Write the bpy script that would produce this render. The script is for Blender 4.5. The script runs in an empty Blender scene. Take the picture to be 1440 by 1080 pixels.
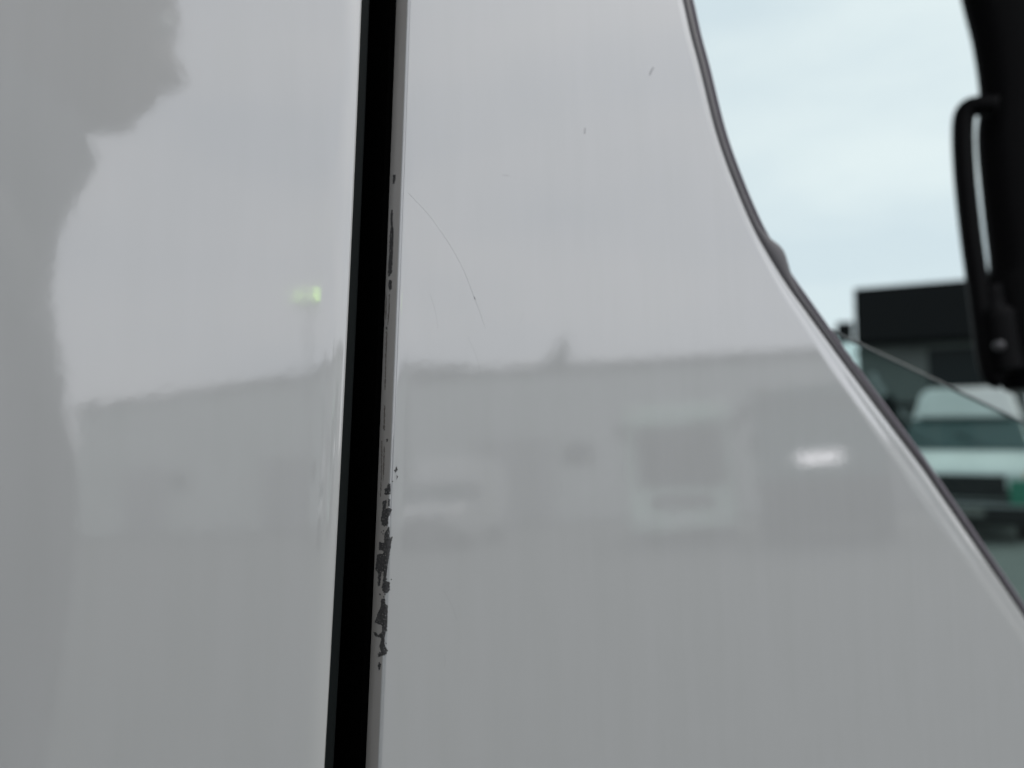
import bpy, bmesh, math, random
from mathutils import Vector, Matrix
from mathutils.bvhtree import BVHTree
R = math.radians
random.seed(7)
sc = bpy.context.scene
C = sc.collection

# ------------------------------------------------------------------ camera
H = 0.22                       # camera to the door skin
ZC = 1.30                      # camera height
YAW, PITCH, FPX = R(36.0), R(4.0), 1130.0
TILT = R(2.35)                 # lean of the cab side
CAM = Vector((0, -H, ZC))
FW = Vector((math.sin(YAW)*math.cos(PITCH), math.cos(YAW)*math.cos(PITCH), math.sin(PITCH)))
RT = Vector((math.cos(YAW), -math.sin(YAW), 0))
UP = RT.cross(FW).normalized()
cd = bpy.data.cameras.new('camera'); cam = bpy.data.objects.new('camera', cd); C.objects.link(cam)
cam.matrix_world = Matrix((( RT.x, UP.x, -FW.x, CAM.x), (RT.y, UP.y, -FW.y, CAM.y), (RT.z, UP.z, -FW.z, CAM.z), (0,0,0,1)))
cd.sensor_width = 36; cd.lens = 36*FPX/1440
cd.clip_start = 0.004; cd.clip_end = 3000
cd.dof.use_dof = True; cd.dof.focus_distance = 0.245; cd.dof.aperture_fstop = 7.2
cd.dof.aperture_blades = 0
sc.camera = cam

# ------------------------------------------------------------------ sky, sun, exposure
SUN_EL, SUN_AZ = 50, 116
w = bpy.data.worlds.new('World'); sc.world = w; w.use_nodes = True
nt = w.node_tree; nt.nodes.clear()
N = nt.nodes.new; L = nt.links.new
out = N('ShaderNodeOutputWorld'); bg = N('ShaderNodeBackground'); bg.inputs['Strength'].default_value = 0.1
sky = N('ShaderNodeTexSky'); sky.sky_type = 'NISHITA'; sky.sun_disc = False
sky.sun_elevation = R(SUN_EL); sky.sun_rotation = R(SUN_AZ)
tc = N('ShaderNodeTexCoord'); mp = N('ShaderNodeMapping'); mp.inputs['Scale'].default_value = (1, 1, 3.2)
n1 = N('ShaderNodeTexNoise'); n1.inputs['Scale'].default_value = 2.6; n1.inputs['Detail'].default_value = 6; n1.inputs['Roughness'].default_value = .5
cr = N('ShaderNodeValToRGB')
cr.color_ramp.elements[0].position = .35; cr.color_ramp.elements[0].color = (7.9, 8.2, 8.9, 1)
cr.color_ramp.elements[1].position = .65; cr.color_ramp.elements[1].color = (9.4, 9.4, 9.75, 1)
mx = N('ShaderNodeMix'); mx.data_type = 'RGBA'; mx.inputs['Factor'].default_value = 0.92
L(tc.outputs['Generated'], mp.inputs['Vector']); L(mp.outputs['Vector'], n1.inputs['Vector']); L(n1.outputs['Fac'], cr.inputs['Fac'])
L(sky.outputs['Color'], mx.inputs['A']); L(cr.outputs['Color'], mx.inputs['B'])
L(mx.outputs['Result'], bg.inputs['Color']); L(bg.outputs['Background'], out.inputs['Surface'])

sd = bpy.data.lights.new('sun', 'SUN'); sd.energy = 1.35; sd.angle = R(30); sd.color = (1, .96, .9)
so = bpy.data.objects.new('sun', sd); C.objects.link(so)
sv = Vector((math.sin(R(SUN_AZ))*math.cos(R(SUN_EL)), math.cos(R(SUN_AZ))*math.cos(R(SUN_EL)), math.sin(R(SUN_EL))))
so.rotation_euler = sv.to_track_quat('Z', 'Y').to_euler()
sc.view_settings.view_transform = 'Standard'; sc.view_settings.look = 'None'
sc.view_settings.exposure = 0; sc.view_settings.gamma = 1; sc.view_settings.use_curve_mapping = False
sc.cycles.use_denoising = True
sc.cycles.max_bounces = 8; sc.cycles.glossy_bounces = 5; sc.cycles.transparent_max_bounces = 12
sc.cycles.sample_clamp_indirect = 6

# ------------------------------------------------------------------ where a sight line meets the place
def ray(u, v): return (FW + RT*((u-720)/FPX) + UP*((540-v)/FPX)).normalized()
NRM = Vector((0, -math.cos(TILT), math.sin(TILT)))       # outward normal of the cab side
PO = Vector((0, 0, ZC))
def PL(u, v, depth=0.0):                                  # on the cab side plane (depth inwards)
    d = ray(u, v); o = PO - NRM*depth
    return CAM + d*((o-CAM).dot(NRM)/d.dot(NRM))
def DIR(u, v, D):                                         # seen directly at ground distance D
    d = ray(u, v); return CAM + d*(D/math.hypot(d.x, d.y))
def REF(u, v, D):                                         # seen mirrored in the paint, at ground distance D
    p = PL(u, v); d = ray(u, v); r = d - 2*d.dot(NRM)*NRM
    return p + r*(D/math.hypot(r.x, r.y))
def plane_y(z, depth=0.0): return (z-ZC)*math.tan(TILT) + depth/math.cos(TILT)
def on(x, z, depth=0.0): return Vector((x, plane_y(z, depth), z))

# ------------------------------------------------------------------ materials
def mat(name, col, rough=.5, metal=0, spec=.5, noise=0, nscale=20, bump=0, bscale=100, bdist=.001, coat=0, coat_rough=.03,
        coat_ior=1.5, emit=None, estr=0, stretch=(1,1,1), col2=None, thr=(.3,.7)):
    m = bpy.data.materials.new(name); m.use_nodes = True
    t = m.node_tree; b = t.nodes['Principled BSDF']
    b.inputs['Base Color'].default_value = (*col, 1); b.inputs['Roughness'].default_value = rough
    b.inputs['Metallic'].default_value = metal; b.inputs['Specular IOR Level'].default_value = spec
    if coat:
        b.inputs['Coat Weight'].default_value = coat; b.inputs['Coat Roughness'].default_value = coat_rough; b.inputs['Coat IOR'].default_value = coat_ior
    if emit: b.inputs['Emission Color'].default_value = (*emit, 1); b.inputs['Emission Strength'].default_value = estr
    g = t.nodes.new('ShaderNodeTexCoord'); mpn = t.nodes.new('ShaderNodeMapping'); mpn.inputs['Scale'].default_value = stretch
    t.links.new(g.outputs['Object'], mpn.inputs['Vector'])
    if noise or col2:
        nn = t.nodes.new('ShaderNodeTexNoise'); nn.inputs['Scale'].default_value = nscale; nn.inputs['Detail'].default_value = 5
        t.links.new(mpn.outputs['Vector'], nn.inputs['Vector'])
        rp = t.nodes.new('ShaderNodeValToRGB'); c2 = col2 or tuple(c*(1-noise) for c in col)
        rp.color_ramp.elements[0].position = thr[0]; rp.color_ramp.elements[1].position = thr[1]
        rp.color_ramp.elements[0].color = (*c2, 1); rp.color_ramp.elements[1].color = (*col, 1)
        t.links.new(nn.outputs['Fac'], rp.inputs['Fac']); t.links.new(rp.outputs['Color'], b.inputs['Base Color'])
    if bump:
        bn = t.nodes.new('ShaderNodeTexNoise'); bn.inputs['Scale'].default_value = bscale; bn.inputs['Detail'].default_value = 2
        t.links.new(mpn.outputs['Vector'], bn.inputs['Vector'])
        bp = t.nodes.new('ShaderNodeBump'); bp.inputs['Strength'].default_value = bump; bp.inputs['Distance'].default_value = bdist
        t.links.new(bn.outputs['Fac'], bp.inputs['Height']); t.links.new(bp.outputs['Normal'], b.inputs['Normal'])
        if coat: t.links.new(bp.outputs['Normal'], b.inputs['Coat Normal'])
    return m
def glass(name, tint, refl=1.0, ior=1.5):
    m = bpy.data.materials.new(name); m.use_nodes = True; t = m.node_tree; t.nodes.clear()
    o = t.nodes.new('ShaderNodeOutputMaterial'); tr = t.nodes.new('ShaderNodeBsdfTransparent'); gl = t.nodes.new('ShaderNodeBsdfGlossy')
    tr.inputs['Color'].default_value = (*tint, 1); gl.inputs['Roughness'].default_value = .01
    fr = t.nodes.new('ShaderNodeLayerWeight'); fr.inputs['Blend'].default_value = .5
    pw = t.nodes.new('ShaderNodeMath'); pw.operation = 'POWER'; pw.inputs[1].default_value = 5; t.links.new(fr.outputs['Facing'], pw.inputs[0])
    mu = t.nodes.new('ShaderNodeMath'); mu.operation = 'MULTIPLY_ADD'; mu.inputs[1].default_value = .5*refl; mu.inputs[2].default_value = .025*refl
    mxx = t.nodes.new('ShaderNodeMixShader')
    t.links.new(pw.outputs[0], mu.inputs[0]); t.links.new(mu.outputs[0], mxx.inputs[0]); t.links.new(tr.outputs[0], mxx.inputs[1]); t.links.new(gl.outputs[0], mxx.inputs[2])
    t.links.new(mxx.outputs[0], o.inputs['Surface']); return m
def paint_material():
    m = mat('white_paint', (.63, .648, .648), rough=.45, spec=.4, coat=1, coat_rough=.035, coat_ior=2.5)
    t = m.node_tree; b = t.nodes['Principled BSDF']
    g = t.nodes.new('ShaderNodeTexCoord')
    a = t.nodes.new('ShaderNodeTexNoise'); a.inputs['Scale'].default_value = 260; a.inputs['Detail'].default_value = 1
    c = t.nodes.new('ShaderNodeTexNoise'); c.inputs['Scale'].default_value = 28; c.inputs['Detail'].default_value = 1
    t.links.new(g.outputs['Object'], a.inputs['Vector']); t.links.new(g.outputs['Object'], c.inputs['Vector'])
    b1 = t.nodes.new('ShaderNodeBump'); b1.inputs['Distance'].default_value = 1.0e-5; b1.inputs['Strength'].default_value = 1
    b2 = t.nodes.new('ShaderNodeBump'); b2.inputs['Distance'].default_value = 4e-5; b2.inputs['Strength'].default_value = 1
    t.links.new(a.outputs['Fac'], b1.inputs['Height']); t.links.new(c.outputs['Fac'], b2.inputs['Height']); t.links.new(b1.outputs['Normal'], b2.inputs['Normal'])
    t.links.new(b2.outputs['Normal'], b.inputs['Coat Normal'])
    # faint dust film and haze: thin uneven roughness
    d = t.nodes.new('ShaderNodeTexNoise'); d.inputs['Scale'].default_value = 45; d.inputs['Detail'].default_value = 6
    mpn = t.nodes.new('ShaderNodeMapping'); mpn.inputs['Scale'].default_value = (3, 3, .35)
    t.links.new(g.outputs['Object'], mpn.inputs['Vector']); t.links.new(mpn.outputs['Vector'], d.inputs['Vector'])
    r = t.nodes.new('ShaderNodeMapRange'); r.inputs['To Min'].default_value = .03; r.inputs['To Max'].default_value = .08
    t.links.new(d.outputs['Fac'], r.inputs['Value']); t.links.new(r.outputs['Result'], b.inputs['Coat Roughness'])
    rp = t.nodes.new('ShaderNodeValToRGB'); rp.color_ramp.elements[0].position = .3; rp.color_ramp.elements[1].position = .7
    rp.color_ramp.elements[0].color = (.625, .645, .640, 1); rp.color_ramp.elements[1].color = (.645, .663, .662, 1)
    t.links.new(d.outputs['Fac'], rp.inputs['Fac']); t.links.new(rp.outputs['Color'], b.inputs['Base Color'])
    return m
M = dict(
    paint=paint_material(),
    hem=mat('dusty_hem_paint', (.53, .52, .50), rough=.6, spec=.4, col2=(.44, .425, .40), nscale=90, stretch=(1, 1, .15), coat=.3, coat_rough=.3),
    chip=mat('bare_primer', (.105, .105, .104), rough=.75, col2=(.045, .045, .046), nscale=1400, bump=.6, bscale=2500, bdist=.0001),
    smear=mat('brown_scuff', (.23, .21, .19), rough=.8, noise=.3, nscale=600),
    scratch=mat('scratch_grey', (.30, .30, .31), rough=.7),
    rubber=mat('grey_rubber', (.125, .12, .128), rough=.42, noise=.15, nscale=60, bump=.2, bscale=700, bdist=.0002),
    black_rubber=mat('black_rubber', (.004, .004, .004), rough=.8, spec=.1),
    gap_rubber=mat('gap_rubber', (.010, .014, .014), rough=.7, spec=.2),
    black_trim=mat('black_trim', (.004, .004, .0045), rough=.5, spec=.12, bump=.3, bscale=900, bdist=.0002),
    chrome=mat('dull_metal', (.55, .56, .57), rough=.22, metal=1),
    glass_tint=glass('tinted_glass', (.86, .935, .925), .35),
    glass_clear=glass('clear_glass', (.87, .985, .955), .3),
    asphalt=mat('asphalt', (.108, .117, .110), rough=.9, noise=.25, nscale=3, bump=.5, bscale=60, bdist=.01),
    black_body=mat('black_lorry_paint', (.005, .006, .007), rough=.6, spec=.15),
    grey_body=mat('grey_green_panel', (.09, .105, .10), rough=.5, noise=.2, nscale=3),
    white_body=mat('white_vehicle_paint', (.66, .67, .66), rough=.4, coat=.4, noise=.15, nscale=2),
    dark_glass=mat('dark_windscreen', (.008, .012, .013), rough=.2, spec=.12),
    teal_glass=mat('teal_windscreen', (.02, .05, .05), rough=.15, spec=.4),
    tyre=mat('tyre_rubber', (.02, .02, .02), rough=.85, noise=.3, nscale=30),
    rim=mat('wheel_rim', (.35, .35, .36), rough=.4, metal=.7),
    dark_plastic=mat('dark_plastic', (.009, .011, .012), rough=.7, spec=.2, noise=.3, nscale=8),
    lamp_glass=mat('headlight_glass', (.5, .52, .52), rough=.15, spec=.9),
    green_sticker=mat('green_sticker', (.01, .16, .10), rough=.5),
    amber=mat('amber_indicator', (.55, .25, .04), rough=.3),
    green_truck=mat('pale_green_paint', (.70, .92, .79), rough=.4, noise=.1, nscale=2),
    teal_truck=mat('dark_teal_paint', (.045, .115, .105), rough=.5, noise=.2, nscale=2),
    sign_white=mat('white_board', (.8, .8, .82), rough=.4),
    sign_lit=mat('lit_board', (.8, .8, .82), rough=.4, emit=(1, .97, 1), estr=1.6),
    wall=mat('warehouse_cladding', (.62, .67, .64), rough=.7, noise=.2, nscale=.5),
    wall2=mat('warehouse_cladding_grey', (.58, .62, .60), rough=.7, noise=.2, nscale=.4),
    eave=mat('roof_edge_flashing', (.06, .065, .065), rough=.5),
    roof=mat('roof_sheet', (.12, .125, .13), rough=.6, noise=.2, nscale=1),
    roller=mat('roller_door', (.3, .31, .31), rough=.5),
    pole=mat('galvanised_post', (.14, .15, .14), rough=.5, metal=.4),
    lamp_on=mat('lit_lamp', (.3, .4, .2), emit=(.62, 1.0, .30), estr=6),
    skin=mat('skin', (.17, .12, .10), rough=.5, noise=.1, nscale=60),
    hair=mat('dark_hair', (.03, .022, .018), rough=.6, bump=.6, bscale=300, bdist=.002, stretch=(1,1,.2)),
    jacket=mat('dark_grey_jacket', (.07, .072, .078), rough=.85, noise=.25, nscale=12, bump=.5, bscale=40, bdist=.01),
    trousers=mat('dark_trousers', (.03, .033, .042), rough=.9, bump=.4, bscale=30, bdist=.01),
    shoe=mat('black_shoe', (.015, .015, .015), rough=.5),
    eye=mat('eye_white', (.7, .7, .68), rough=.2), iris=mat('iris', (.05, .03, .02), rough=.2),
    phone=mat('phone_case', (.012, .012, .014), rough=.3),
)

# ------------------------------------------------------------------ mesh helpers
def link(name, me, m=None, parent=None, smooth=False):
    o = bpy.data.objects.new(name, me); C.objects.link(o)
    if m: me.materials.append(m)
    if smooth:
        for p in me.polygons: p.use_smooth = True
    if parent: o.parent = parent
    return o
def frombm(name, bm, m=None, parent=None, smooth=False):
    me = bpy.data.meshes.new(name); bm.to_mesh(me); bm.free(); return link(name, me, m, parent, smooth)
def tag(o, label=None, cat=None, group=None, kind=None):
    if label: o['label'] = label
    if cat: o['category'] = cat
    if group: o['group'] = group
    if kind: o['kind'] = kind
    return o
def empty(name, loc, rz=0):
    o = bpy.data.objects.new(name, None); C.objects.link(o); o.location = loc; o.rotation_euler = (0,0,rz); o.empty_display_size = .1; return o
def box(x0, x1, y0, y1, z0, z1, bev=0, bm=None, seg=2):
    b2 = bmesh.new(); bmesh.ops.create_cube(b2, size=1)
    for v in b2.verts: v.co = Vector(((x0+x1)/2+v.co.x*(x1-x0), (y0+y1)/2+v.co.y*(y1-y0), (z0+z1)/2+v.co.z*(z1-z0)))
    if bev: bmesh.ops.bevel(b2, geom=b2.edges[:], offset=bev, segments=seg, affect='EDGES', profile=.5)
    return b2
def prism(pts, a0, a1, axis='x', bev=0):            # pts: closed (p,q) outline, extruded along the axis
    b = bmesh.new(); f = []
    def mk(p, q, a): return {'x': (a, p, q), 'y': (p, a, q), 'z': (p, q, a)}[axis]
    A = [b.verts.new(mk(p, q, a0)) for p, q in pts]; B = [b.verts.new(mk(p, q, a1)) for p, q in pts]
    b.faces.new(A); b.faces.new(list(reversed(B)))
    for i in range(len(pts)): j = (i+1) % len(pts); b.faces.new([A[j], A[i], B[i], B[j]])
    bmesh.ops.recalc_face_normals(b, faces=b.faces[:])
    if bev: bmesh.ops.bevel(b, geom=b.edges[:], offset=bev, segments=2, affect='EDGES', profile=.5)
    return b
def tube(pts, rad, seg=10, caps=True):
    b = bmesh.new(); rings = []; pts = [Vector(p) for p in pts]; n = len(pts)
    prev = None
    for i, p in enumerate(pts):
        t = (pts[min(i+1, n-1)] - pts[max(i-1, 0)]).normalized()
        if prev is None: a = t.orthogonal().normalized()
        else: a = (prev - t*prev.dot(t)).normalized()
        prev = a; c = t.cross(a); r = rad[i] if isinstance(rad, (list, tuple)) else rad
        rx, ry = r if isinstance(r, (list, tuple)) else (r, r)
        rings.append([b.verts.new(p + a*math.cos(2*math.pi*k/seg)*rx + c*math.sin(2*math.pi*k/seg)*ry) for k in range(seg)])
    for i in range(n-1):
        for k in range(seg): b.faces.new([rings[i][k], rings[i][(k+1) % seg], rings[i+1][(k+1) % seg], rings[i+1][k]])
    if caps: b.faces.new(rings[0][::-1]); b.faces.new(rings[-1])
    bmesh.ops.recalc_face_normals(b, faces=b.faces[:]); return b
def grid(rows):                                      # rows of points -> sheet
    b = bmesh.new(); V = [[b.verts.new(p) for p in r] for r in rows]
    for i in range(len(V)-1):
        for j in range(len(V[0])-1): b.faces.new([V[i][j], V[i][j+1], V[i+1][j+1], V[i+1][j]])
    return b
def catmull(pts, n=8):
    P = [Vector(p) for p in pts]; P = [2*P[0]-P[1]] + P + [2*P[-1]-P[-2]]; o = []
    for i in range(1, len(P)-2):
        for k in range(n):
            t = k/n; a, b, c, d = P[i-1:i+3]
            o.append(.5*((2*b)+(c-a)*t+(2*a-5*b+4*c-d)*t*t+(3*b-a-3*c+d)*t**3))
    o.append(P[-2]); return o

# ------------------------------------------------------------------ ground
g = grid([[Vector((x, y, 0)) for x in (-600, -60, -15, 0, 15, 60, 600)] for y in (-600, -60, -15, 0, 15, 60, 600)])
tag(frombm('ground', g, M['asphalt']), kind='structure')

# ------------------------------------------------------------------ the white van whose side fills the picture
van = empty('white_van', (0.2, 1.0, 0))
tag(van, 'white van seen very close, chipped door edge beside a dark gap, curved window', 'van')
VO = van.location
def vpart(name, bm, m, smooth=False, parent=None):
    """vertices are given in world space; the part is stored relative to its thing"""
    for v in bm.verts: v.co -= VO
    return frombm(name, bm, m, parent or van, smooth)

def fitx(pts):                                       # smooth x(z) through three sight points on the cab side
    Q = [PL(u, v) for u, v in pts]; (z0, x0), (z1, x1), (z2, x2) = [(q.z, q.x) for q in Q]
    def f(z):
        lo, hi = min(z0, z2)-.05, max(z0, z2)+.05
        zz = min(max(z, lo), hi)
        return x0*(zz-z1)*(zz-z2)/((z0-z1)*(z0-z2)) + x1*(zz-z0)*(zz-z2)/((z1-z0)*(z1-z2)) + x2*(zz-z0)*(zz-z1)/((z2-z0)*(z2-z1))
    return f
xL = fitx([(513.5, 0), (490, 540), (461.5, 1080)])
xR = fitx([(575, 0), (555.5, 540), (534, 1080)])

zs = [0.5, .62, .75, .85, .95, 1.02]
z = 1.06
while z < 1.56: zs.append(z); z += .004
zs += [1.6, 1.66, 1.75, 1.85, 1.95, 2.05]

# left: fixed cab side panel. profile (distance left of the edge, depth)
def rounding(rad, phi, tail, pw=2):                        # a round nose that runs out smoothly into the flat skin
    sl = math.tan(R(phi)); d0 = sl*tail/pw; o = []
    for k in range(9):
        f = R(90+(phi-90)*k/8); o.append((rad*(1-math.sin(f)), rad*(1-math.cos(f)) + d0 - rad*(1-math.cos(R(phi)))))
    a0 = o[-1][0]
    for k in range(1, 9): t = k/8; o.append((a0+tail*t, d0*(1-t)**pw))
    return o
profL = [(.0006, .016), (.0, .008), (.0, .0045)] + rounding(.0012, 34, .011, 4)
rows = []
for z in zs:
    r = [on(xL(z)-a, z, d) for a, d in profL]
    x = xL(z)-.03
    for k in range(14): r.append(on(x, z, 0)); x -= .02 + .012*k
    rows.append(r[::-1])
side = vpart('side_panel', grid(rows), M['paint'], True)

# right: the door skin, from the chipped hem to the window edge
WP = [(938, -60), (952, 0), (963, 48), (975, 92), (1000, 190), (1029, 270), (1060, 340), (1097, 410), (1133, 466), (1190, 552), (1250, 640), (1310, 727), (1370, 812), (1440, 912), (1520, 1030), (1600, 1150)]
WE = catmull([PL(u, v) for u, v in WP], 8)
WE = [p for i, p in enumerate(WE) if i == 0 or p.z < WE[i-1].z - 1e-5]
ztop, zbot = WE[0].z, WE[-1].z
FRONT = 0.98
def xW(z):
    if z >= ztop:
        t = (WE[0]-WE[1]); return max(WE[0].x + (z-ztop)*t.x/t.z*.35, WE[0].x-.03)
    if z <= zbot: return FRONT
    for a, b in zip(WE, WE[1:]):
        if b.z <= z <= a.z: k = (z-b.z)/(a.z-b.z); return b.x+(a.x-b.x)*k
    return FRONT
profR = [(.0260, .0200), (.0260, .0098), (.0010, .0096), (.0002, .0092), (-.0001, .0084), (.0, .0050), (.0, .0018)] + rounding(.0010, 2.6, .004)
E0 = -.0001                                          # hem sits at the surface boundary
zdoor = [zbot-.001 if False else z for z in zs]
zdoor = sorted(set([z for z in zs] + [p.z for p in WE] ))
zdoor = [z for i, z in enumerate(zdoor) if i == 0 or z-zdoor[i-1] > 5e-4]
rows = []
NW = 70
for z in zdoor:
    r = [on(xR(z)+E0+a, z, d) for a, d in profR]
    xa, xb = xR(z)+E0+.01, xW(z)
    for k in range(NW+1): r.append(on(xa+(xb-xa)*(k/NW), z, 0))
    rows.append(r)
KH = next(i for i, q in enumerate(profR) if q[1] <= .00125)
door = vpart('door_panel', grid([r[KH:] for r in rows]), M['paint'], True)
hem = vpart('door_hem', grid([r[:KH+1] for r in rows]), M['hem'], True, door)
# thing > door_panel > chips etc.

# rolled window edge, with its second raised line, following the window curve
PATH = [on(xW(z), z, 0) for z in (1.95, 1.85, 1.75, 1.66, 1.6)] + WE
PATH = [p for i, p in enumerate(PATH) if i == 0 or p.z < PATH[i-1].z-1e-4]
sill = [on(x, zbot-.002-.01*k/8, 0) for k, x in enumerate([WE[-1].x+.02, WE[-1].x+.08, WE[-1].x+.2, FRONT])]
PATH2 = PATH + sill
INW = -NRM
def sweep(path, prof, m, name, parent=None, smooth=True):
    rows = []
    for i, p in enumerate(path):
        t = (path[min(i+1, len(path)-1)] - path[max(i-1, 0)]).normalized()
        mm = NRM.cross(t).normalized()
        if mm.x < 0 or (abs(t.z) < .2 and mm.z < 0): mm = -mm
        pr = prof(i/(len(path)-1), p) if callable(prof) else prof
        rows.append([p + mm*a + INW*d for a, d in pr])
    return vpart(name, grid(rows), m, smooth, parent)
def lerp(a, b, t): return a+(b-a)*max(0, min(1, t))
def edge_prof(t, p):
    k = lerp(1, 0, (p.z-(ZC-.03))/.12)               # the roll broadens towards the sill
    s = 1.35 + 2.5*k
    return [(0, 0), (.0005*s, .00005), (.0010*s, .00022), (.0016*s, .00052), (.0023*s, .00088*(1+.3*k)), (.0027*s, .0010*(1+.3*k)), (.0031*s, .00098*(1+.3*k)), (.0036*s, .0011*(1+.3*k)), (.0044*s, .0016*(1+.3*k)), (.0050*s, .0020*(1+.3*k)), (.0052*s, .0038), (.0052*s, .012), (.004*s, .02)]
edge = sweep(PATH2, edge_prof, M['paint'], 'window_edge')
def seal_prof(t, p):
    k = lerp(1, 0, (p.z-(ZC-.03))/.12)
    bump = math.exp(-((p.z-SZ)/.009)**2)*.0075
    a0 = .0052*(1.35+2.5*k) + .0002; wd = .0060 - .0032*k + bump
    return [(a0, .010), (a0, .0034), (a0+.0006, .0026), (a0+wd*.3, .0021), (a0+wd*.6, .0021), (a0+wd*.85, .0027), (a0+wd, .0038), (a0+wd*1.02, .006), (a0+wd*.9, .02), (a0+wd*.5, .03)]
SZ = PL(1118, 392).z
seal = sweep(PATH2, seal_prof, M['rubber'], 'window_seal')
def inner_prof(t, p):
    k = lerp(1, 0, (p.z-(ZC-.03))/.12)
    a0 = .0052*(1.35+2.5*k) + .0062 - .0032*k
    return [(a0-.0004, .012), (a0, .0042), (a0+.0010, .0028), (a0+.002+.001*k, .0027), (a0+.003+.001*k, .0040), (a0+.0032+.001*k, .012), (a0+.003, .05)]
inner = sweep(PATH2, inner_prof, mat('inner_felt', (.24, .22, .25), rough=.6), 'inner_seal')
# lowered side glass: top edge level, 4 mm thick
ga, gb = PL(1150, 458, .030), PL(1400, 577, .030)
def gz(x): return ga.z + (x-ga.x)*(gb.z-ga.z)/(gb.x-ga.x)
gx0 = ga.x-.06; gx1 = FRONT-.05
def glass_slab():
    b = bmesh.new()
    pts = [(gx0, gz(gx0)), (gx1, gz(gx1)), (gx1, zbot-.35), (gx0, zbot-.35)]
    A = [b.verts.new(on(x, zz, .028)) for x, zz in pts]; B = [b.verts.new(on(x, zz, .032)) for x, zz in pts]
    b.faces.new(A); b.faces.new(B[::-1])
    for i in range(4): j = (i+1) % 4; b.faces.new([A[j], A[i], B[i], B[j]])
    bmesh.ops.recalc_face_normals(b, faces=b.faces[:]); return b
gl = vpart('side_glass', glass_slab(), M['glass_tint'])
tag(gl, 'green tinted side glass wound part way down')
pol = vpart('glass_edge', tube([on(gx0, gz(gx0)+.0006, .030), on(gx1, gz(gx1)+.0006, .030)], .0011, 8), mat('polished_glass_edge', (.10, .12, .12), rough=.3), True)

# black void in the shut gap: inner jamb with two rubber seals
rows = [[on(xL(z)-.010, z, .0165), on(xL(z)-.002, z, .0165), on(xL(z)-.0015, z, .045), on(xR(z)+.004, z, .045), on(xR(z)+.004, z, .021), on(xR(z)+.03, z, .021)] for z in zs]
vpart('door_jamb', grid(rows), M['black_rubber'])
vpart('gap_seal', grid([[on(xL(z)+.0001, z, .0095), on(xL(z)+.0052, z, .0090), on(xL(z)+.0058, z, .0093), on(xL(z)+.0060, z, .0102), on(xL(z)+.0050, z, .0140)] for z in zs]), M['gap_rubber'], True)

# inside door lining below the window, so the window shows a real door thickness
rows = []
for p in PATH2: rows.append([p + Vector((.012, 0, 0)) + INW*.05, p + Vector((-.05, 0, -.02)) + INW*.055, Vector((p.x-.05, plane_y(.6, .055), min(p.z-.05, 1.0)))])
vpart('door_lining', grid(rows), M['black_trim'])

# cab shell: roof, far side, rear wall, floor, dashboard
ROOFZ = 2.42
vpart('roof', box(-1.3, .86, .03, 1.95, ROOFZ-.05, ROOFZ, .02), M['white_body'])
vpart('header_rail', box(-.0+.10, .90, .03, .10, 2.05, ROOFZ-.051, .015), M['white_body'])
vpart('rear_side', box(-1.3, -.30+.13, .05, .12, .5, ROOFZ-.051, .01), M['black_trim'])
vpart('cab_rear_wall', box(-.22, -.17, .12, 1.90, .5, ROOFZ-.052), M['black_trim'])
vpart('floor_pan', box(-1.3, 1.1, .06, 1.93, .45, .5), M['black_trim'])
vpart('dashboard', prism([(.80, .5), (.80, .80), (.86, .88), (1.10, .90), (1.12, .5)], .12, 1.85, 'y', .015), M['dark_plastic'])
vpart('bonnet', prism([(1.13, .5), (1.13, .92), (1.45, .84), (1.62, .74), (1.68, .5)], .08, 1.9, 'y', .03), M['white_body'])
vpart('bumper', box(1.60, 1.75, .1, 1.88, .25, .49, .04), M['dark_plastic'])
vpart('far_door', box(-.17, 1.05, 1.88, 1.94, .5, .95, .01), M['white_body'])
vpart('sill', box(-1.3, 1.1, -.04, .06, .25, .495, .02), M['dark_plastic'])
def wheel(parent, cx, cy, r, wd, off=Vector((0,0,0)), axis='y'):
    def disc(r0, w0, seg=28):
        pr = [(-w0/2, r0*.55), (-w0/2, r0*.93), (-w0/2+.02*r0, r0), (w0/2-.02*r0, r0), (w0/2, r0*.93), (w0/2, r0*.55)]
        b = bmesh.new(); rings = []
        for a, rr in pr:
            rings.append([b.verts.new(Vector((math.cos(2*math.pi*k/seg)*rr, a, math.sin(2*math.pi*k/seg)*rr))) for k in range(seg)])
        for i in range(len(rings)-1):
            for k in range(seg): b.faces.new([rings[i][k], rings[i][(k+1)%seg], rings[i+1][(k+1)%seg], rings[i+1][k]])
        return b, rings
    t, _ = disc(r, wd); 
    for v in t.verts:
        c = v.co.copy()
        if axis == 'x': c = Vector((c.y, c.x, c.z))
        v.co = c + Vector((cx, cy, r)) - off
    bmesh.ops.recalc_face_normals(t, faces=t.faces[:])
    ty = frombm('wheel', t, M['tyre'], parent, True)
    rb, rg = disc(r*.56/.55*.55*1.82, wd*.8)
    rb.free()
    b = bmesh.new(); bmesh.ops.create_cone(b, cap_ends=True, segments=24, radius1=r*.56, radius2=r*.5, depth=wd*.7)
    for v in b.verts:
        c = Vector((v.co.x, v.co.z, v.co.y))
        if axis == 'x': c = Vector((c.y, c.x, c.z))
        v.co = c + Vector((cx, cy, r)) - off
    bmesh.ops.recalc_face_normals(b, faces=b.faces[:])
    frombm('rim', b, M['rim'], ty, False)
for cx, cy in ((1.2, .22), (1.2, 1.75), (-1.1, .25), (-1.1, 1.75)): wheel(van, cx, cy, .34, .22, VO)

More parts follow.
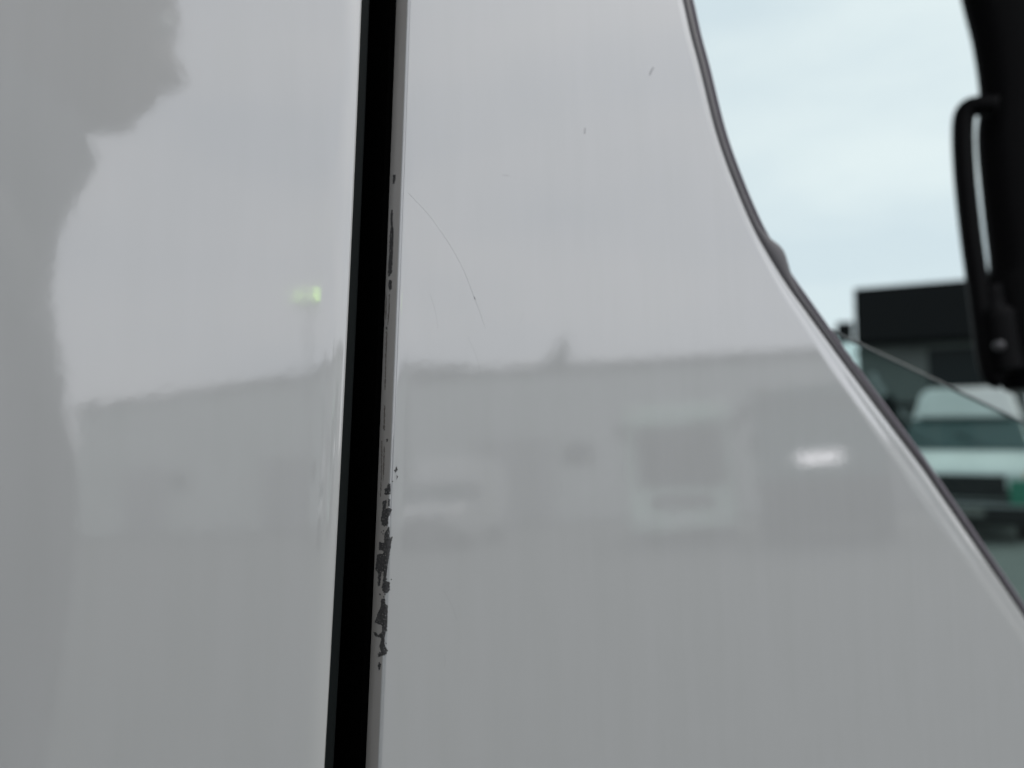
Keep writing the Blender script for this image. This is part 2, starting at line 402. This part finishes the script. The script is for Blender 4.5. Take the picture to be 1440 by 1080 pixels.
# windscreen pillar with its grab handle, seen through the window
RP = 1.02
def PIL(u, v, extra=0): return DIR(u, v, RP+extra)
left_edge = [(1318, -150), (1349, -10), (1366, 60), (1377, 140), (1373, 200), (1382, 300), (1390, 378), (1380, 405), (1394, 480), (1400, 525), (1412, 548), (1440, 545), (1462, 600), (1490, 700), (1520, 900)]
LE = catmull([PIL(u, v) for u, v in left_edge], 5)
fw = Vector((math.sin(R(66)), math.cos(R(66)), 0)); rt = Vector((fw.y, -fw.x, 0))
rows = []
for p in LE:
    rows.append([p + fw*.10 + rt*.012, p + fw*.03 + rt*.002, p + rt*.0, p - fw*.006 + rt*.006, p - fw*.015 + rt*.03, p - fw*.01 + rt*.10, p + fw*.02 + rt*.16])
vpart('windscreen_pillar', grid(rows), M['black_trim'], True)
hp = catmull([PIL(u, v, -.035) for u, v in [(1402, 150), (1376, 149), (1360, 155), (1354, 178), (1356, 240), (1364, 320), (1374, 395), (1381, 450), (1388, 500), (1396, 528), (1410, 534)]], 6)
vpart('grab_handle', tube(hp, [(.0108, .011)]*len(hp), 14), M['black_trim'], True)
hb = catmull([PIL(u, v, -.03) for u, v in [(1392, 402), (1400, 450), (1408, 500), (1414, 524)]], 5)
vpart('handle_mount', tube(hb, [.012]*4+[.020]*(len(hb)-4), 12), M['black_trim'], True)
sp = PIL(1405, 486, -.065)
bs = bmesh.new(); bmesh.ops.create_uvsphere(bs, u_segments=16, v_segments=10, radius=.0055)
for v in bs.verts: v.co = v.co*1.0 + sp
vpart('screw_cap', bs, mat('screw_grey', (.16, .16, .165), rough=.45, metal=.5), True)
# windscreen glass ahead of the pillar
wsx = lambda z: .96 + (1.9-z)*.16
rows = [[Vector((wsx(z)+.10, y, z)) for y in (.20, .6, 1.0, 1.4, 1.8)] for z in (.93, 1.3, 1.7, 2.05, ROOFZ-.06)]
vpart('windscreen', grid(rows), M['glass_clear'])
vpart('far_pillar', tube([Vector((1.2, 1.88, .93)), Vector((.98, 1.88, ROOFZ-.06))], .045, 10), M['black_trim'], True)
vpart('windscreen_header', box(.84, 1.02, .1, 1.9, ROOFZ-.12, ROOFZ-.052, .02), M['black_trim'])

# ------------------------------------------------------------------ chipped paint on the door hem
dm = bpy.data.meshes[door.data.name]
hm = hem.data; n0 = len(dm.vertices)
bvh = BVHTree.FromPolygons([Vector(v.co)+VO for v in dm.vertices] + [Vector(v.co)+VO for v in hm.vertices], [list(p.vertices) for p in dm.polygons] + [[i+n0 for i in p.vertices] for p in hm.polygons])
def inside(x, y, P):
    c = False; j = len(P)-1
    for i in range(len(P)):
        if (P[i][1] > y) != (P[j][1] > y) and x < (P[j][0]-P[i][0])*(y-P[i][1])/(P[j][1]-P[i][1])+P[i][0]: c = not c
        j = i
    return c
def hit(u, v, lift=4e-5):
    d = ray(u, v); loc, n, i, dist = bvh.ray_cast(CAM, d)
    if loc is None: return None
    if n.dot(d) > 0: n = -n
    return loc + n*lift
def flake(P, name='paint_chip', m='chip', step=.4, lift=4e-5, rough=.4, hole=.50):
    from mathutils import noise
    b = bmesh.new(); V = {}
    x0, x1 = min(p[0] for p in P)-1, max(p[0] for p in P)+1; y0, y1 = min(p[1] for p in P)-1, max(p[1] for p in P)+1
    nx, ny = int((x1-x0)/step)+1, int((y1-y0)/step)+1
    def vert(i, j):
        if (i, j) not in V:
            h = hit(x0+i*step, y0+j*step, lift); V[(i, j)] = b.verts.new(h) if h is not None else None
        return V[(i, j)]
    for i in range(nx):
        for j in range(ny):
            cx, cy = x0+(i+.5)*step, y0+(j+.5)*step
            dx = noise.noise(Vector((cx*.45, cy*.45, 1)))*rough*2 + noise.noise(Vector((cx*1.3, cy*1.3, 3)))*rough*2; dy = noise.noise(Vector((cx*.45, cy*.45, 9)))*rough*2 + noise.noise(Vector((cx*1.3, cy*1.3, 5)))*rough*3
            if inside(cx+dx, cy+dy, P) and noise.noise(Vector((cx*1.1, cy*.45, 21))) < hole:
                q = [vert(i, j), vert(i+1, j), vert(i+1, j+1), vert(i, j+1)]
                if all(q) and max((q[0].co-q[2].co).length, (q[1].co-q[3].co).length) < .002: b.faces.new(q)
    for v in [v for v in b.verts if not v.link_faces]: b.verts.remove(v)
    if not b.faces: b.free(); return
    return vpart(name, b, M[m], True, door)
Z4 = lambda P: [(440+x/3, 600+y/3) for x, y in P]
Z3 = lambda P: [(440+x/2.4545, 180+y/2.4545) for x, y in P]
def dot(x, y, r, n=7): return [(x+r*math.cos(k*6.283/n)*random.uniform(.7, 1.1), y+1.3*r*math.sin(k*6.283/n)) for k in range(n)]
for P in [
 Z4([(318,238),(328,240),(328,285),(305,288),(302,262),(312,258)]),
 Z4([(294,314),(312,308),(308,345),(326,342),(334,350),(318,385),(318,410),(300,422),(290,414),(292,402),(286,398),(294,350)]),
 Z4([(318,304),(326,306),(324,335),(316,338)]),
 Z4([(303,450),(322,420),(324,468),(336,464),(326,520),(316,580),(308,650),(324,656),(326,690),(312,704),(298,700),(290,680),(296,660),(298,610),(290,612),(284,670),(274,672),(276,618),(264,602),(272,538),(296,536),(300,524),(278,520),(280,486),(300,490)]),
 Z4([(290,724),(304,726),(306,748),(316,752),(314,840),(304,880),(302,920),(316,944),(308,962),(276,972),(274,958),(288,950),(280,930),(290,892),(262,884),(256,866),(268,868),(276,880),(292,866),(292,840),(262,826),(272,790),(286,760)]),
 Z4([(280,992),(288,1000),(286,1016),(278,1030),(274,1008)]),
 Z4([(352,168),(357,180),(348,196),(344,186)]), Z4([(354,202),(359,212),(353,222)]), Z4(dot(314,60,4)), Z4(dot(335,232,3)), Z4(dot(284,708,4)), Z4(dot(330,645,3)),
 Z3([(276,160),(286,162),(285,178),(282,192),(275,194)]),
 Z3([(271,282),(276,284),(275,330),(279,350),(278,400),(273,500),(262,514),(259,500),(263,440),(265,380),(269,340),(268,310)]),
 Z3([(263,524),(273,526),(272,556),(265,563),(260,545)]), Z3(dot(255,691,4)), Z3(dot(257,1078,4)),
]: flake(P)
for k in range(34):                                  # fine crumbs broken off round the large flakes
    t_ = random.random(); v_ = 690+t_*235; u_ = 544-(v_-690)*.030+random.gauss(0, 4.2)
    flake([(u_+random.uniform(.4, 1.3)*math.cos(q)*.8, v_+random.uniform(.5, 2.0)*math.sin(q)) for q in (0, 1.1, 2.2, 3.3, 4.4, 5.4)], step=.3)
for P in [Z3([(263,570),(266,575),(264,640),(259,680),(257,676),(261,630)]), Z3([(253,700),(257,705),(253,820),(251,905),(247,900),(250,800)]),
          Z3([(246,955),(250,960),(248,1045),(243,1040)]), Z4([(288,60),(293,60),(292,180),(287,300),(284,300),(288,180)]), Z4([(300,80),(304,90),(300,200),(296,240),(296,180)]),
          Z3([(252,560),(255,600),(252,680),(250,640)])]: flake(P, 'scuff_mark', 'smear', .5, 3e-5)
def hairline(pts, r, name='scratch', m='scratch'):
    q = [hit(u, v, r*.5) for u, v in catmull2(pts)]
    vpart(name, tube([p for p in q if p is not None], r, 6), M[m], True, door)
def catmull2(pts): return [(p.x, p.y) for p in catmull([Vector((u, v, 0)) for u, v in pts], 8)]
hairline(Z3([(330,225),(365,262),(400,300),(440,355),(470,400),(497,445),(520,490),(542,545),(558,588),(578,640),(595,690)]), .000018)
hairline(Z3([(557,583),(560,591)]), .00011)
hairline([(919, 95), (915.5, 100), (914, 105)], .00016); hairline([(823, 180), (822, 188)], .00010)
hairline([(707, 246), (716, 247)], .00003)
rs = random.Random(12)
for k in range(7):                                   # wash marks, nearly invisible
    u_, v_, a_, l_ = rs.uniform(600, 1000), rs.uniform(60, 1000), rs.uniform(-.5, .5)+1.57, rs.uniform(15, 60)
    if hit(u_+20, v_) is not None: hairline([(u_, v_), (u_+l_*.5*math.cos(a_)+2, v_+l_*.5*math.sin(a_)), (u_+l_*math.cos(a_), v_+l_*math.sin(a_))], .000012)

# ------------------------------------------------------------------ vehicles
def lorry(name, loc, rz, Wd, Ht, body, upper, scr, label, cat, visor_h=.5, box_mat=None, group=None, sign=False, depth=5.5, clearance=.45, mirror_left=True, visor_out=.12, lamp=True, mz=(-.33, .06), wx=None, mm=None):
    t = empty(name, loc, rz); tag(t, label, cat, group); h = Wd/2
    zt = Ht; zv = Ht-visor_h
    P = lambda n, b, m, par=None, s=False: frombm(n, b, m, par or t, s)
    P('cab', prism([(0, clearance), (-.02, 1.15), (.10, zv), (.16, zt-.08), (.3, zt), (1.9, zt), (1.9, clearance)], -h, h, 'x', .04), body)
    P('roof_visor', prism([(.15, zv+.02), (-visor_out, zv+.04), (-visor_out-.02, zt-.02), (.22, zt+.02)], -h+.01, h-.01, 'x', .02), upper)
    ws = P('windscreen', prism([(-.024, 1.25), (-.034, 1.25), (.085-.0, zv-.08), (.105, zv-.08)], (wx if wx is not None else -h+.14), h-.14, 'x'), scr)
    for s in (-1, 1): P('wiper', tube([(s*.35, -.05, 1.27), (s*.35-.42, -.045, 1.5)], .012, 6), M['dark_plastic'], ws)
    gr = P('grille', box(-h*.62, h*.62, -.045, .02, .72, 1.12, .01), M['dark_plastic'])
    for k in range(5): P('slat', box(-h*.6, h*.6, -.065, -.046, .75+k*.075, .775+k*.075), M['rim'], gr)
    P('bumper', box(-h, h, -.14, .1, clearance-.12, .70, .04), body)
    P('number_plate', box(-.26, .26, -.155, -.142, .48, .59), M['sign_white'])
    for s in (-1, 1):
        P('headlight', box(s*h*.66-.14, s*h*.66+.14, -.16, -.10, .5, .66, .02), M['lamp_glass'] if lamp else M['dark_plastic'])
        if s == 1 or mirror_left:
            ar = P('mirror', box(s*(h+.14)-.10-.06*(mm is not None), s*(h+.14)+.10, -.16, -.04, zv+mz[0], zv+mz[1], .03), mm or M['dark_plastic'])
            P('mirror_arm', tube([(s*h, .05, zv-.1), (s*(h+.12), -.08, zv-.1)], .02, 8), M['dark_plastic'], ar)
        P('door_window', box(s*h-.012, s*h+.012, .45, 1.35, 1.35, zv-.05, .005), scr)
        P('door_handle', box(s*h-.02, s*h+.04, 1.2, 1.4, 1.2, 1.24, .005), M['dark_plastic'])
    bm_ = box_mat or body
    P('cargo_box', box(-h, h, 2.05, depth, .9, Ht-.05, .03), bm_)
    P('chassis', box(-h*.5, h*.5, 1.2, depth-.1, .5, .88), M['dark_plastic'])
    for s in (-1, 1):
        for yy in (.95, depth-1.2): wheel(t, s*(h-.16), yy, .46, .28, axis='x')
        if visor_h < .9: P('marker_lamp', box(s*h*.8-.05, s*h*.8+.05, -visor_out-.04, -visor_out-.015, zt-.16, zt-.1), M['amber'])
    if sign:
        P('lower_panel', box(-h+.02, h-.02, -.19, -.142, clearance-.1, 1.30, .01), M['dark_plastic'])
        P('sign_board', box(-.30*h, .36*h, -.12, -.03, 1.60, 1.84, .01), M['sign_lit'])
    return t
def small_van(name, loc, rz, label, Wd=1.8, Ht=2.05, glassm=None, group=None, sticker=False, taper=.12):
    t = empty(name, loc, rz); tag(t, label, 'van', group); h = Wd/2
    def P(n, b, m, par=None, s=False):
        if n in ('body', 'roof_cowl', 'windscreen'):
            for v in b.verts: v.co.x *= 1-taper*(1.2 if n == 'roof_cowl' else 1)*max(0, min(1, (v.co.z-1.12)/(Ht-1.12)))
        return frombm(n, b, m, par or t, s)
    # body with nose: side outline (y back, z up)
    P('body', prism([(.0, .42), (-.02, .80), (.06, .95), (.62, 1.16), (1.20, 1.60), (1.38, Ht-.05), (1.7, Ht), (4.6, Ht), (4.75, Ht-.3), (4.75, .4)], -h, h, 'x', .05), M['white_body'])
    P('roof_cowl', prism([(1.10, 1.63), (1.22, Ht-.02), (1.36, Ht+.02), (1.5, Ht-.01), (1.4, 1.66)], -h+.06, h-.06, 'x', .02), M['white_body'])
    ws = P('windscreen', prism([(.60, 1.175), (1.165, 1.605), (1.19, 1.59), (.66, 1.165)], -h+.02, h-.02, 'x'), glassm or M['teal_glass'])
    for s in (-1, 1): P('wiper', tube([(s*.3, .63, 1.19), (s*.3-.4, .86, 1.39)], .01, 6), M['dark_plastic'], ws)
    P('grille', box(-h*.86, h*.86, -.05, .0, .56, .86, .02), M['dark_plastic'])
    P('bumper', box(-h+.005, h-.005, -.10, .3, .22, .54, .05), M['dark_plastic'])
    P('bumper_strip', box(-h*.9, h*.9, -.112, -.10, .46, .50), M['rim'])
    P('number_plate', box(-.26, .26, -.125, -.114, .33, .44), mat('dirty_plate', (.12, .12, .11)))
    for s in (-1, 1):
        hl = P('headlight', box(s*h*.80-.15, s*h*.80+.15, -.07, .12, .66, .88, .03), M['lamp_glass'])
        P('indicator', box(s*h*.93-.05, s*h*.93+.05, -.085, -.068, .84, .90), M['amber'], hl)
        mi = P('mirror', box(s*(h+.13)-.09, s*(h+.13)+.09, .78, .90, 1.22, 1.45, .03), M['dark_plastic'])
        P('mirror_arm', tube([(s*h, .92, 1.26), (s*(h+.1), .86, 1.28)], .02, 8), M['dark_plastic'], mi)
        P('door_window', box(s*h-.012, s*h+.012, 1.2, 2.0, 1.22, 1.62, .005), M['dark_glass'])
        for yy in (.72, 3.8): wheel(t, s*(h-.12), yy, .33, .22, axis='x')
    if sticker: P('sticker', box(h-.27, h-.01, -.135, -.075, .50, .80), M['green_sticker'])
    return t
def face_cam(p, extra=0):                            # heading so that the vehicle's front looks at the parked van
    d = Vector((p.x, p.y, 0)) - Vector((CAM.x, CAM.y, 0)); return math.atan2(-d.x, d.y) + extra
def ground_at(f, u, D): p = f(u, 700, D); return Vector((p.x, p.y, 0))

p = ground_at(DIR, 1327, 14.5)
lorry('black_lorry', p, face_cam(p), 2.4, 3.80, M['grey_body'], M['black_body'], M['dark_glass'], 'tall black fronted lorry with a square roof visor, seen blurred through the van window', 'lorry', visor_h=.95, box_mat=M['black_body'], visor_out=.35, mz=(.06, .42), wx=-.15, mm=M['black_body'])
bl = bpy.data.objects['black_lorry']
ms = bmesh.new(); bmesh.ops.create_uvsphere(ms, u_segments=16, v_segments=12, radius=1)
for v in ms.verts: v.co = Vector((v.co.x*.17-.72, v.co.y*.08-.55, v.co.z*.40+1.62))
mo = frombm('kerb_mirror', ms, M['black_body'], bl, True)
frombm('mirror_arm', tube(catmull([(-.95, -.45, 2.35), (-.80, -.50, 2.05), (-.47, -.52, 1.6), (-.12, -.40, 1.05)], 6), .05, 8), mat('pale_grey_tube', (.22, .24, .24), rough=.4), mo, True)
frombm('step_panel', box(-1.18, -.25, -.10, -.022, .72, 1.12, .02), mat('step_grey', (.05, .06, .06), rough=.6), bl)
frombm('door_stripe', box(-1.15, -.2, -.05, -.030, 1.84, 1.90, .005), M['black_body'], bl)
p = ground_at(DIR, 1352, 12.0)
small_van('parked_van', p, face_cam(p, R(-4)), 'small white van with dark grille parked in front of the black lorry', Wd=1.62, sticker=True, taper=.30)

# things behind the photographer that the paint mirrors
p = ground_at(REF, 960, 18.5)
lorry('green_lorry', p, face_cam(p), 2.3, 3.15, M['green_truck'], M['green_truck'], M['dark_glass'], 'pale green lorry parked across the yard, mirrored in the door paint', 'lorry', visor_h=.45, box_mat=M['wall'])
p = ground_at(REF, 1160, 17.0)
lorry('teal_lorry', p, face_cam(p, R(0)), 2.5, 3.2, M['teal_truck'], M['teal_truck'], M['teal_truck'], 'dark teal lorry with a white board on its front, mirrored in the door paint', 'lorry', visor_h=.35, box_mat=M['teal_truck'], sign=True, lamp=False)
p = ground_at(REF, 595, 20)
small_van('delivery_van', p, face_cam(p, R(20)), 'white delivery van parked before the long warehouse, mirrored left in the door paint', Ht=2.3)

def warehouse(name, a, b, Ht, depth, m, label, doors=3, roof_pitch=.0):
    """a, b: ends of the front eave on the ground"""
    v = (b-a); Lh = v.length; rz = math.atan2(v.y, v.x); t = empty(name, a, rz); tag(t, label, 'warehouse')
    P = lambda n, bm, mm, par=None: frombm(n, bm, mm, par or t)
    wl = P('wall', box(0, Lh, -depth, 0, 0, Ht-.35), m)
    P('roof', prism([(-.2, Ht-.1), (-depth/2, Ht+.5), (-depth+.1, Ht-.1), (-depth+.1, Ht-.34), (-.2, Ht-.34)], .01, Lh-.01, 'x'), M['roof'])
    P('eave', box(-.15, Lh+.15, -.3, .25, Ht-.349, Ht, .03), M['eave'])
    ribs = bmesh.new(); n = int(Lh/.6)
    for k in range(n):
        bb = box(k*Lh/n+.1, k*Lh/n+.3, .003, .05, .05, Ht-.352)
        me = bpy.data.meshes.new('t'); bb.to_mesh(me); bb.free(); ribs.from_mesh(me); bpy.data.meshes.remove(me)
    tag(P('cladding_ribs', ribs, m), kind='stuff')
    for k in range(doors):
        x = Lh*(k+.6)/(doors+.2)
        d = P('roller_door', box(x-1.8, x+1.8, .052, .12, .02, 3.8), M['roller'])
        for q in range(9): P('door_slat', box(x-1.75, x+1.75, .121, .15, .08+q*.41, .40+q*.41), M['roller'], d)
        wn = P('window', box(x+2.4, x+3.6, .052, .10, 2.4, 3.4), M['eave'])
        P('pane', box(x+2.5, x+3.5, .101, .11, 2.5, 3.3), M['dark_glass'], wn)
    return t
def solve_D(u, v, height):                           # distance at which the mirrored sight line reaches this height
    a = REF(u, v, 10); b = REF(u, v, 20); k = (b.z-a.z)/10; return 10+(height-a.z)/k
def wh_pt(u, v, height): D = solve_D(u, v, height); p = REF(u, v, D); return Vector((p.x, p.y, 0))
a1, b1 = wh_pt(108, 573, 8.0), wh_pt(500, 513, 8.0)
d1 = (b1-a1).normalized()
a2, b2 = wh_pt(560, 527, 7.0), wh_pt(1195, 486, 7.0)
d2 = (b2-a2).normalized()
warehouse('warehouse', a1, b1+d1*2.0, 8.0, 14, M['wall'], 'long grey green warehouse across the yard, mirrored in the left panel', 2)
warehouse('warehouse', a2+d2*.2, b2+d2*14, 7.0, 14, M['wall2'], 'lower grey warehouse behind the lorries, mirrored in the door', 4)
# upswept ventilator on the lower roof
def vent():
    pts = [(720, 524), (762, 510), (781, 494), (797, 468), (801, 498), (800, 545), (780, 545), (735, 545)]
    D0 = solve_D(770, 517, 7.0)*.985
    P = [REF(u, v, D0) for u, v in pts]; base = Vector((P[0].x, P[0].y, P[-1].z)); away = (Vector((P[3].x, P[3].y, 0))-Vector((CAM.x, CAM.y, 0))).normalized()
    b = bmesh.new(); A = [b.verts.new(p-base) for p in P]; B = [b.verts.new(p-base+away*1.2) for p in P]
    b.faces.new(A); b.faces.new(B[::-1])
    for i in range(len(A)): j = (i+1) % len(A); b.faces.new([A[j], A[i], B[i], B[j]])
    bmesh.ops.recalc_face_normals(b, faces=b.faces[:])
    o = frombm('roof_ventilator', b, M['eave']); o.location = base
    tag(o, 'upswept dark ventilator on the edge of the warehouse roof, mirrored in the door', 'ventilator')
vent()
# lit yard lamp on its mast
q = REF(434, 420, 24); lp = empty('yard_lamp', (q.x, q.y, 0), face_cam(q)); tag(lp, 'tall yard lamp lit yellow green, mirrored in the left panel beside the gap', 'lamp')
frombm('post', tube([(0, 0, 0), (0, 0, q.z*.6), (0, 0, q.z-.15)], [.06, .045, .035], 10), M['pole'], lp, True)
frombm('cross_arm', tube([(-.42, 0, q.z-.15), (.42, 0, q.z-.15)], .035, 8), M['pole'], lp, True)
for s, k in ((-1, .85), (1, .5)):
    hd = frombm('lamp_head', box(s*.28-.2*k, s*.28+.2*k, -.2, .12, q.z-.12-.1*k, q.z+.30*k, .04), M['pole'], lp)
    frombm('lamp_lens', box(s*.28-.15*k, s*.28+.15*k, -.23, -.202, q.z-.05, q.z+.22*k, .01), M['lamp_on'], hd)

# ------------------------------------------------------------------ the photographer, mirrored at the left
def skin_body(name, verts, edges, radii, root, m, parent, sub=2):
    me = bpy.data.meshes.new(name); me.from_pydata(verts, edges, []); o = bpy.data.objects.new(name, me); C.objects.link(o)
    o.modifiers.new('skin', 'SKIN')
    if not me.skin_vertices: me.attributes.new('x', 'FLOAT', 'POINT')
    sk = me.skin_vertices[0].data
    for i, r in enumerate(radii): sk[i].radius = r if isinstance(r, tuple) else (r, r); sk[i].use_root = (i == root)
    s = o.modifiers.new('sub', 'SUBSURF'); s.levels = sub; s.render_levels = sub
    dg = bpy.context.evaluated_depsgraph_get(); dg.update(); ev = o.evaluated_get(dg)
    m2 = bpy.data.meshes.new_from_object(ev); bpy.data.objects.remove(o)
    m2.materials.clear(); return link(name, m2, m, parent, True)
PX, PY = -.035, -.56
per = empty('person', (PX, PY, 0))
tag(per, 'person in dark grey jacket holding a phone, mirrored at the left edge', 'person')
def rel(p): return Vector(p) - Vector((PX, PY, 0))
ph = CAM - FW*.010                                   # the phone just behind the lens
pc = ph - RT*.064
hr, hl_ = pc + RT*.035 - FW*.02 - UP*.045, pc - RT*.075 - FW*.015
# order: pelvis, belly, chest, neck base, shoulders, elbows, wrists, hips, knees, ankles
V_ = [(-.0,0,.96), (-.01,0,1.12), (.0,0,1.30), (.012,0,1.46), (.02,0,1.57),
      (0,.17,1.47), (0,-.17,1.47), (.03,.25,1.22), (.10,-.20,1.20)]
wl, wr = rel(hl_-FW*.03-UP*.02), rel(hr-FW*.06-UP*.03)
V_ += [tuple(wl), tuple(wr)]
V_ += [(-.02,.10,.90), (-.02,-.10,.90), (.02,.11,.50), (.0,-.11,.50), (-.03,.12,.10), (-.04,-.12,.10), (.1,.13,.045), (.09,-.13,.045)]
E_ = [(0,1),(1,2),(2,3),(3,4),(3,5),(3,6),(5,7),(6,8),(7,9),(8,10),(0,11),(0,12),(11,13),(12,14),(13,15),(14,16),(15,17),(16,18)]
Rr = [(.15,.15),(.15,.15),(.165,.165),(.125,.12),(.06,.06),(.075,.075),(.075,.075),(.052,.052),(.052,.052),(.034,.034),(.034,.034),(.10,.10),(.10,.10),(.065,.065),(.065,.065),(.045,.045),(.045,.045),(.04,.035),(.04,.035)]
skin_body('body', V_, E_, Rr, 0, M['jacket'], per)
# trousers and shoes over the legs
for s in (1, -1):
    k = 11 if s == 1 else 12
    frombm('trouser_leg', tube([Vector(V_[0])+Vector((0, s*.06, .05)), Vector(V_[k])+Vector((0, 0, -.05)), Vector(V_[k+2]), Vector(V_[k+4])+Vector((0, 0, -.02))], [.15, .115, .082, .068], 16), M['trousers'], per, True)
    frombm('shoe', box(V_[k+4][0]-.07, V_[k+4][0]+.20, V_[k+4][1]-.048, V_[k+4][1]+.048, 0.0, .085, .03, seg=3), M['shoe'], per, True)
# head: profile facing +x, bent over the phone
def head():
    b = bmesh.new(); bmesh.ops.create_uvsphere(b, u_segments=40, v_segments=30, radius=1)
    for v in b.verts:
        x, y, z = v.co
        X, Y, Z = x*.098, y*.076, z*.118
        if z < 0:
            f = -z; X += .030*f*(x > -.2)*(1 if x > 0 else .3); Y *= 1-.30*f
            if x > .25: X += .012*math.exp(-((z+.72)/.22)**2)        # chin
        if x > .6: X += .026*math.exp(-((z+.10)/.17)**2)*math.exp(-(y/.17)**2)      # nose
        if x > .6: X += .010*math.exp(-((z+.42)/.09)**2)*math.exp(-(y/.32)**2)      # lips
        if x > .6: X -= .007*math.exp(-((z-.10)/.10)**2)*math.exp(-((abs(y)-.38)/.18)**2)    # eye sockets
        if x > .6: X += .005*math.exp(-((z-.28)/.10)**2)
        v.co = (X, Y, Z)
    return b
HM = Matrix.Translation(Vector((.115, 0, 1.755))) @ Matrix.Rotation(R(22), 4, 'Y')
def hpart(name, bm, m, parent, smooth=True):
    for v in bm.verts: v.co = HM @ v.co
    return frombm(name, bm, m, parent, smooth)
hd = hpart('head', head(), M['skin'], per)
hb = bmesh.new(); bmesh.ops.create_uvsphere(hb, u_segments=32, v_segments=24, radius=1)
for v in hb.verts:
    x, y, z = v.co; v.co = (x*.106-.012, y*.083, z*.118+.012)
bmesh.ops.delete(hb, geom=[v for v in hb.verts if v.co.z < .035-.6*max(-.09, min(0, v.co.x)) *-1 and v.co.x > -.03 or v.co.z < -.06], context='VERTS')
hpart('hair', hb, M['hair'], per)
for s in (1, -1):
    e = bmesh.new(); bmesh.ops.create_uvsphere(e, u_segments=14, v_segments=10, radius=.0125)
    for v in e.verts: v.co += Vector((.081, s*.030, .012))
    eo = hpart('eye', e, M['eye'], hd)
    e = bmesh.new(); bmesh.ops.create_uvsphere(e, u_segments=12, v_segments=8, radius=.006)
    for v in e.verts: v.co = Vector((v.co.x*.4, v.co.y, v.co.z)) + Vector((.0925, s*.030, .012))
    hpart('iris', e, M['iris'], hd)
    e = bmesh.new(); bmesh.ops.create_uvsphere(e, u_segments=16, v_segments=12, radius=1)
    for v in e.verts: v.co = Vector((v.co.x*.017-.005, v.co.y*.008+s*.078, v.co.z*.031-.005))
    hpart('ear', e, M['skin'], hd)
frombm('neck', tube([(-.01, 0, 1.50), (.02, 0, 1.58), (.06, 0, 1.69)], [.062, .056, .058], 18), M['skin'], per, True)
frombm('jaw_light_streak', tube(catmull([(.02, .06, 1.60), (.085, .05, 1.612), (.13, .0, 1.628), (.085, -.05, 1.612), (.02, -.06, 1.60)], 5), .011, 8), mat('pale_jaw_light', (.5, .52, .53), rough=.8), per, True)  # added pale tube, its colour stands for light on the jaw's underside
frombm('collar', tube([(-.005, 0, 1.26), (-.002, 0, 1.36), (.004, 0, 1.44), (.012, 0, 1.51), (.03, 0, 1.57), (.072, 0, 1.640)], [.112, .114, .112, .108, .102, .090], 24), M['jacket'], per, True)
# hands: palm and five fingers each, closed on the phone
def hand(wrist, palm, side):
    a = (palm-wrist).normalized()
    V = [tuple(wrist), tuple(wrist+(palm-wrist)*.5), tuple(palm)]; E = [(0,1),(1,2)]; Rd = [(.024,.02),(.034,.018),(.038,.016)]
    for k, (o, ln) in enumerate([(-.030, .060), (-.010, .070), (.010, .066), (.028, .052)]):
        b0 = palm + rel_up*o; i = len(V)
        V += [tuple(b0 + a*.01), tuple(b0 + a*ln*.5 + rel_f*.012), tuple(b0 + a*ln*.7 + rel_f*.024), tuple(b0 + a*ln*.55*1.2 - side*.012 + rel_f*.030)]
        E += [(2, i), (i, i+1), (i+1, i+2), (i+2, i+3)]; Rd += [.0095, .009, .0082, .007]
    i = len(V); tb = wrist+(palm-wrist)*.6 + rel_up*.03
    V += [tuple(tb), tuple(tb+a*.03+rel_up*.018), tuple(tb+a*.055+rel_up*.014-rel_f*.004)]; E += [(1, i), (i, i+1), (i+1, i+2)]; Rd += [.013, .0105, .009]
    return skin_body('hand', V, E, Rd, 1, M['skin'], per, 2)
rel_up, rel_f = UP, FW
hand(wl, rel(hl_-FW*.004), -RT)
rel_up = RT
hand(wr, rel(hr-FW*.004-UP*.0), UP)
# phone: a thing of its own, held
pb = box(-.0775, .0775, -.0375, .0375, -.004, .004, .0035, seg=3)
po = frombm('phone', pb, M['phone'], None, True)
po.matrix_world = Matrix(((RT.x, UP.x, -FW.x, pc.x), (RT.y, UP.y, -FW.y, pc.y), (RT.z, UP.z, -FW.z, pc.z), (0,0,0,1)))
tag(po, 'black phone held sideways in both hands in front of the van door', 'phone')
cl = bmesh.new(); bmesh.ops.create_cone(cl, cap_ends=True, segments=20, radius1=.007, radius2=.0068, depth=.002)
for v in cl.verts: v.co += Vector((.055, -.02, -.0052))
frombm('lens_ring', cl, M['rim'], po)
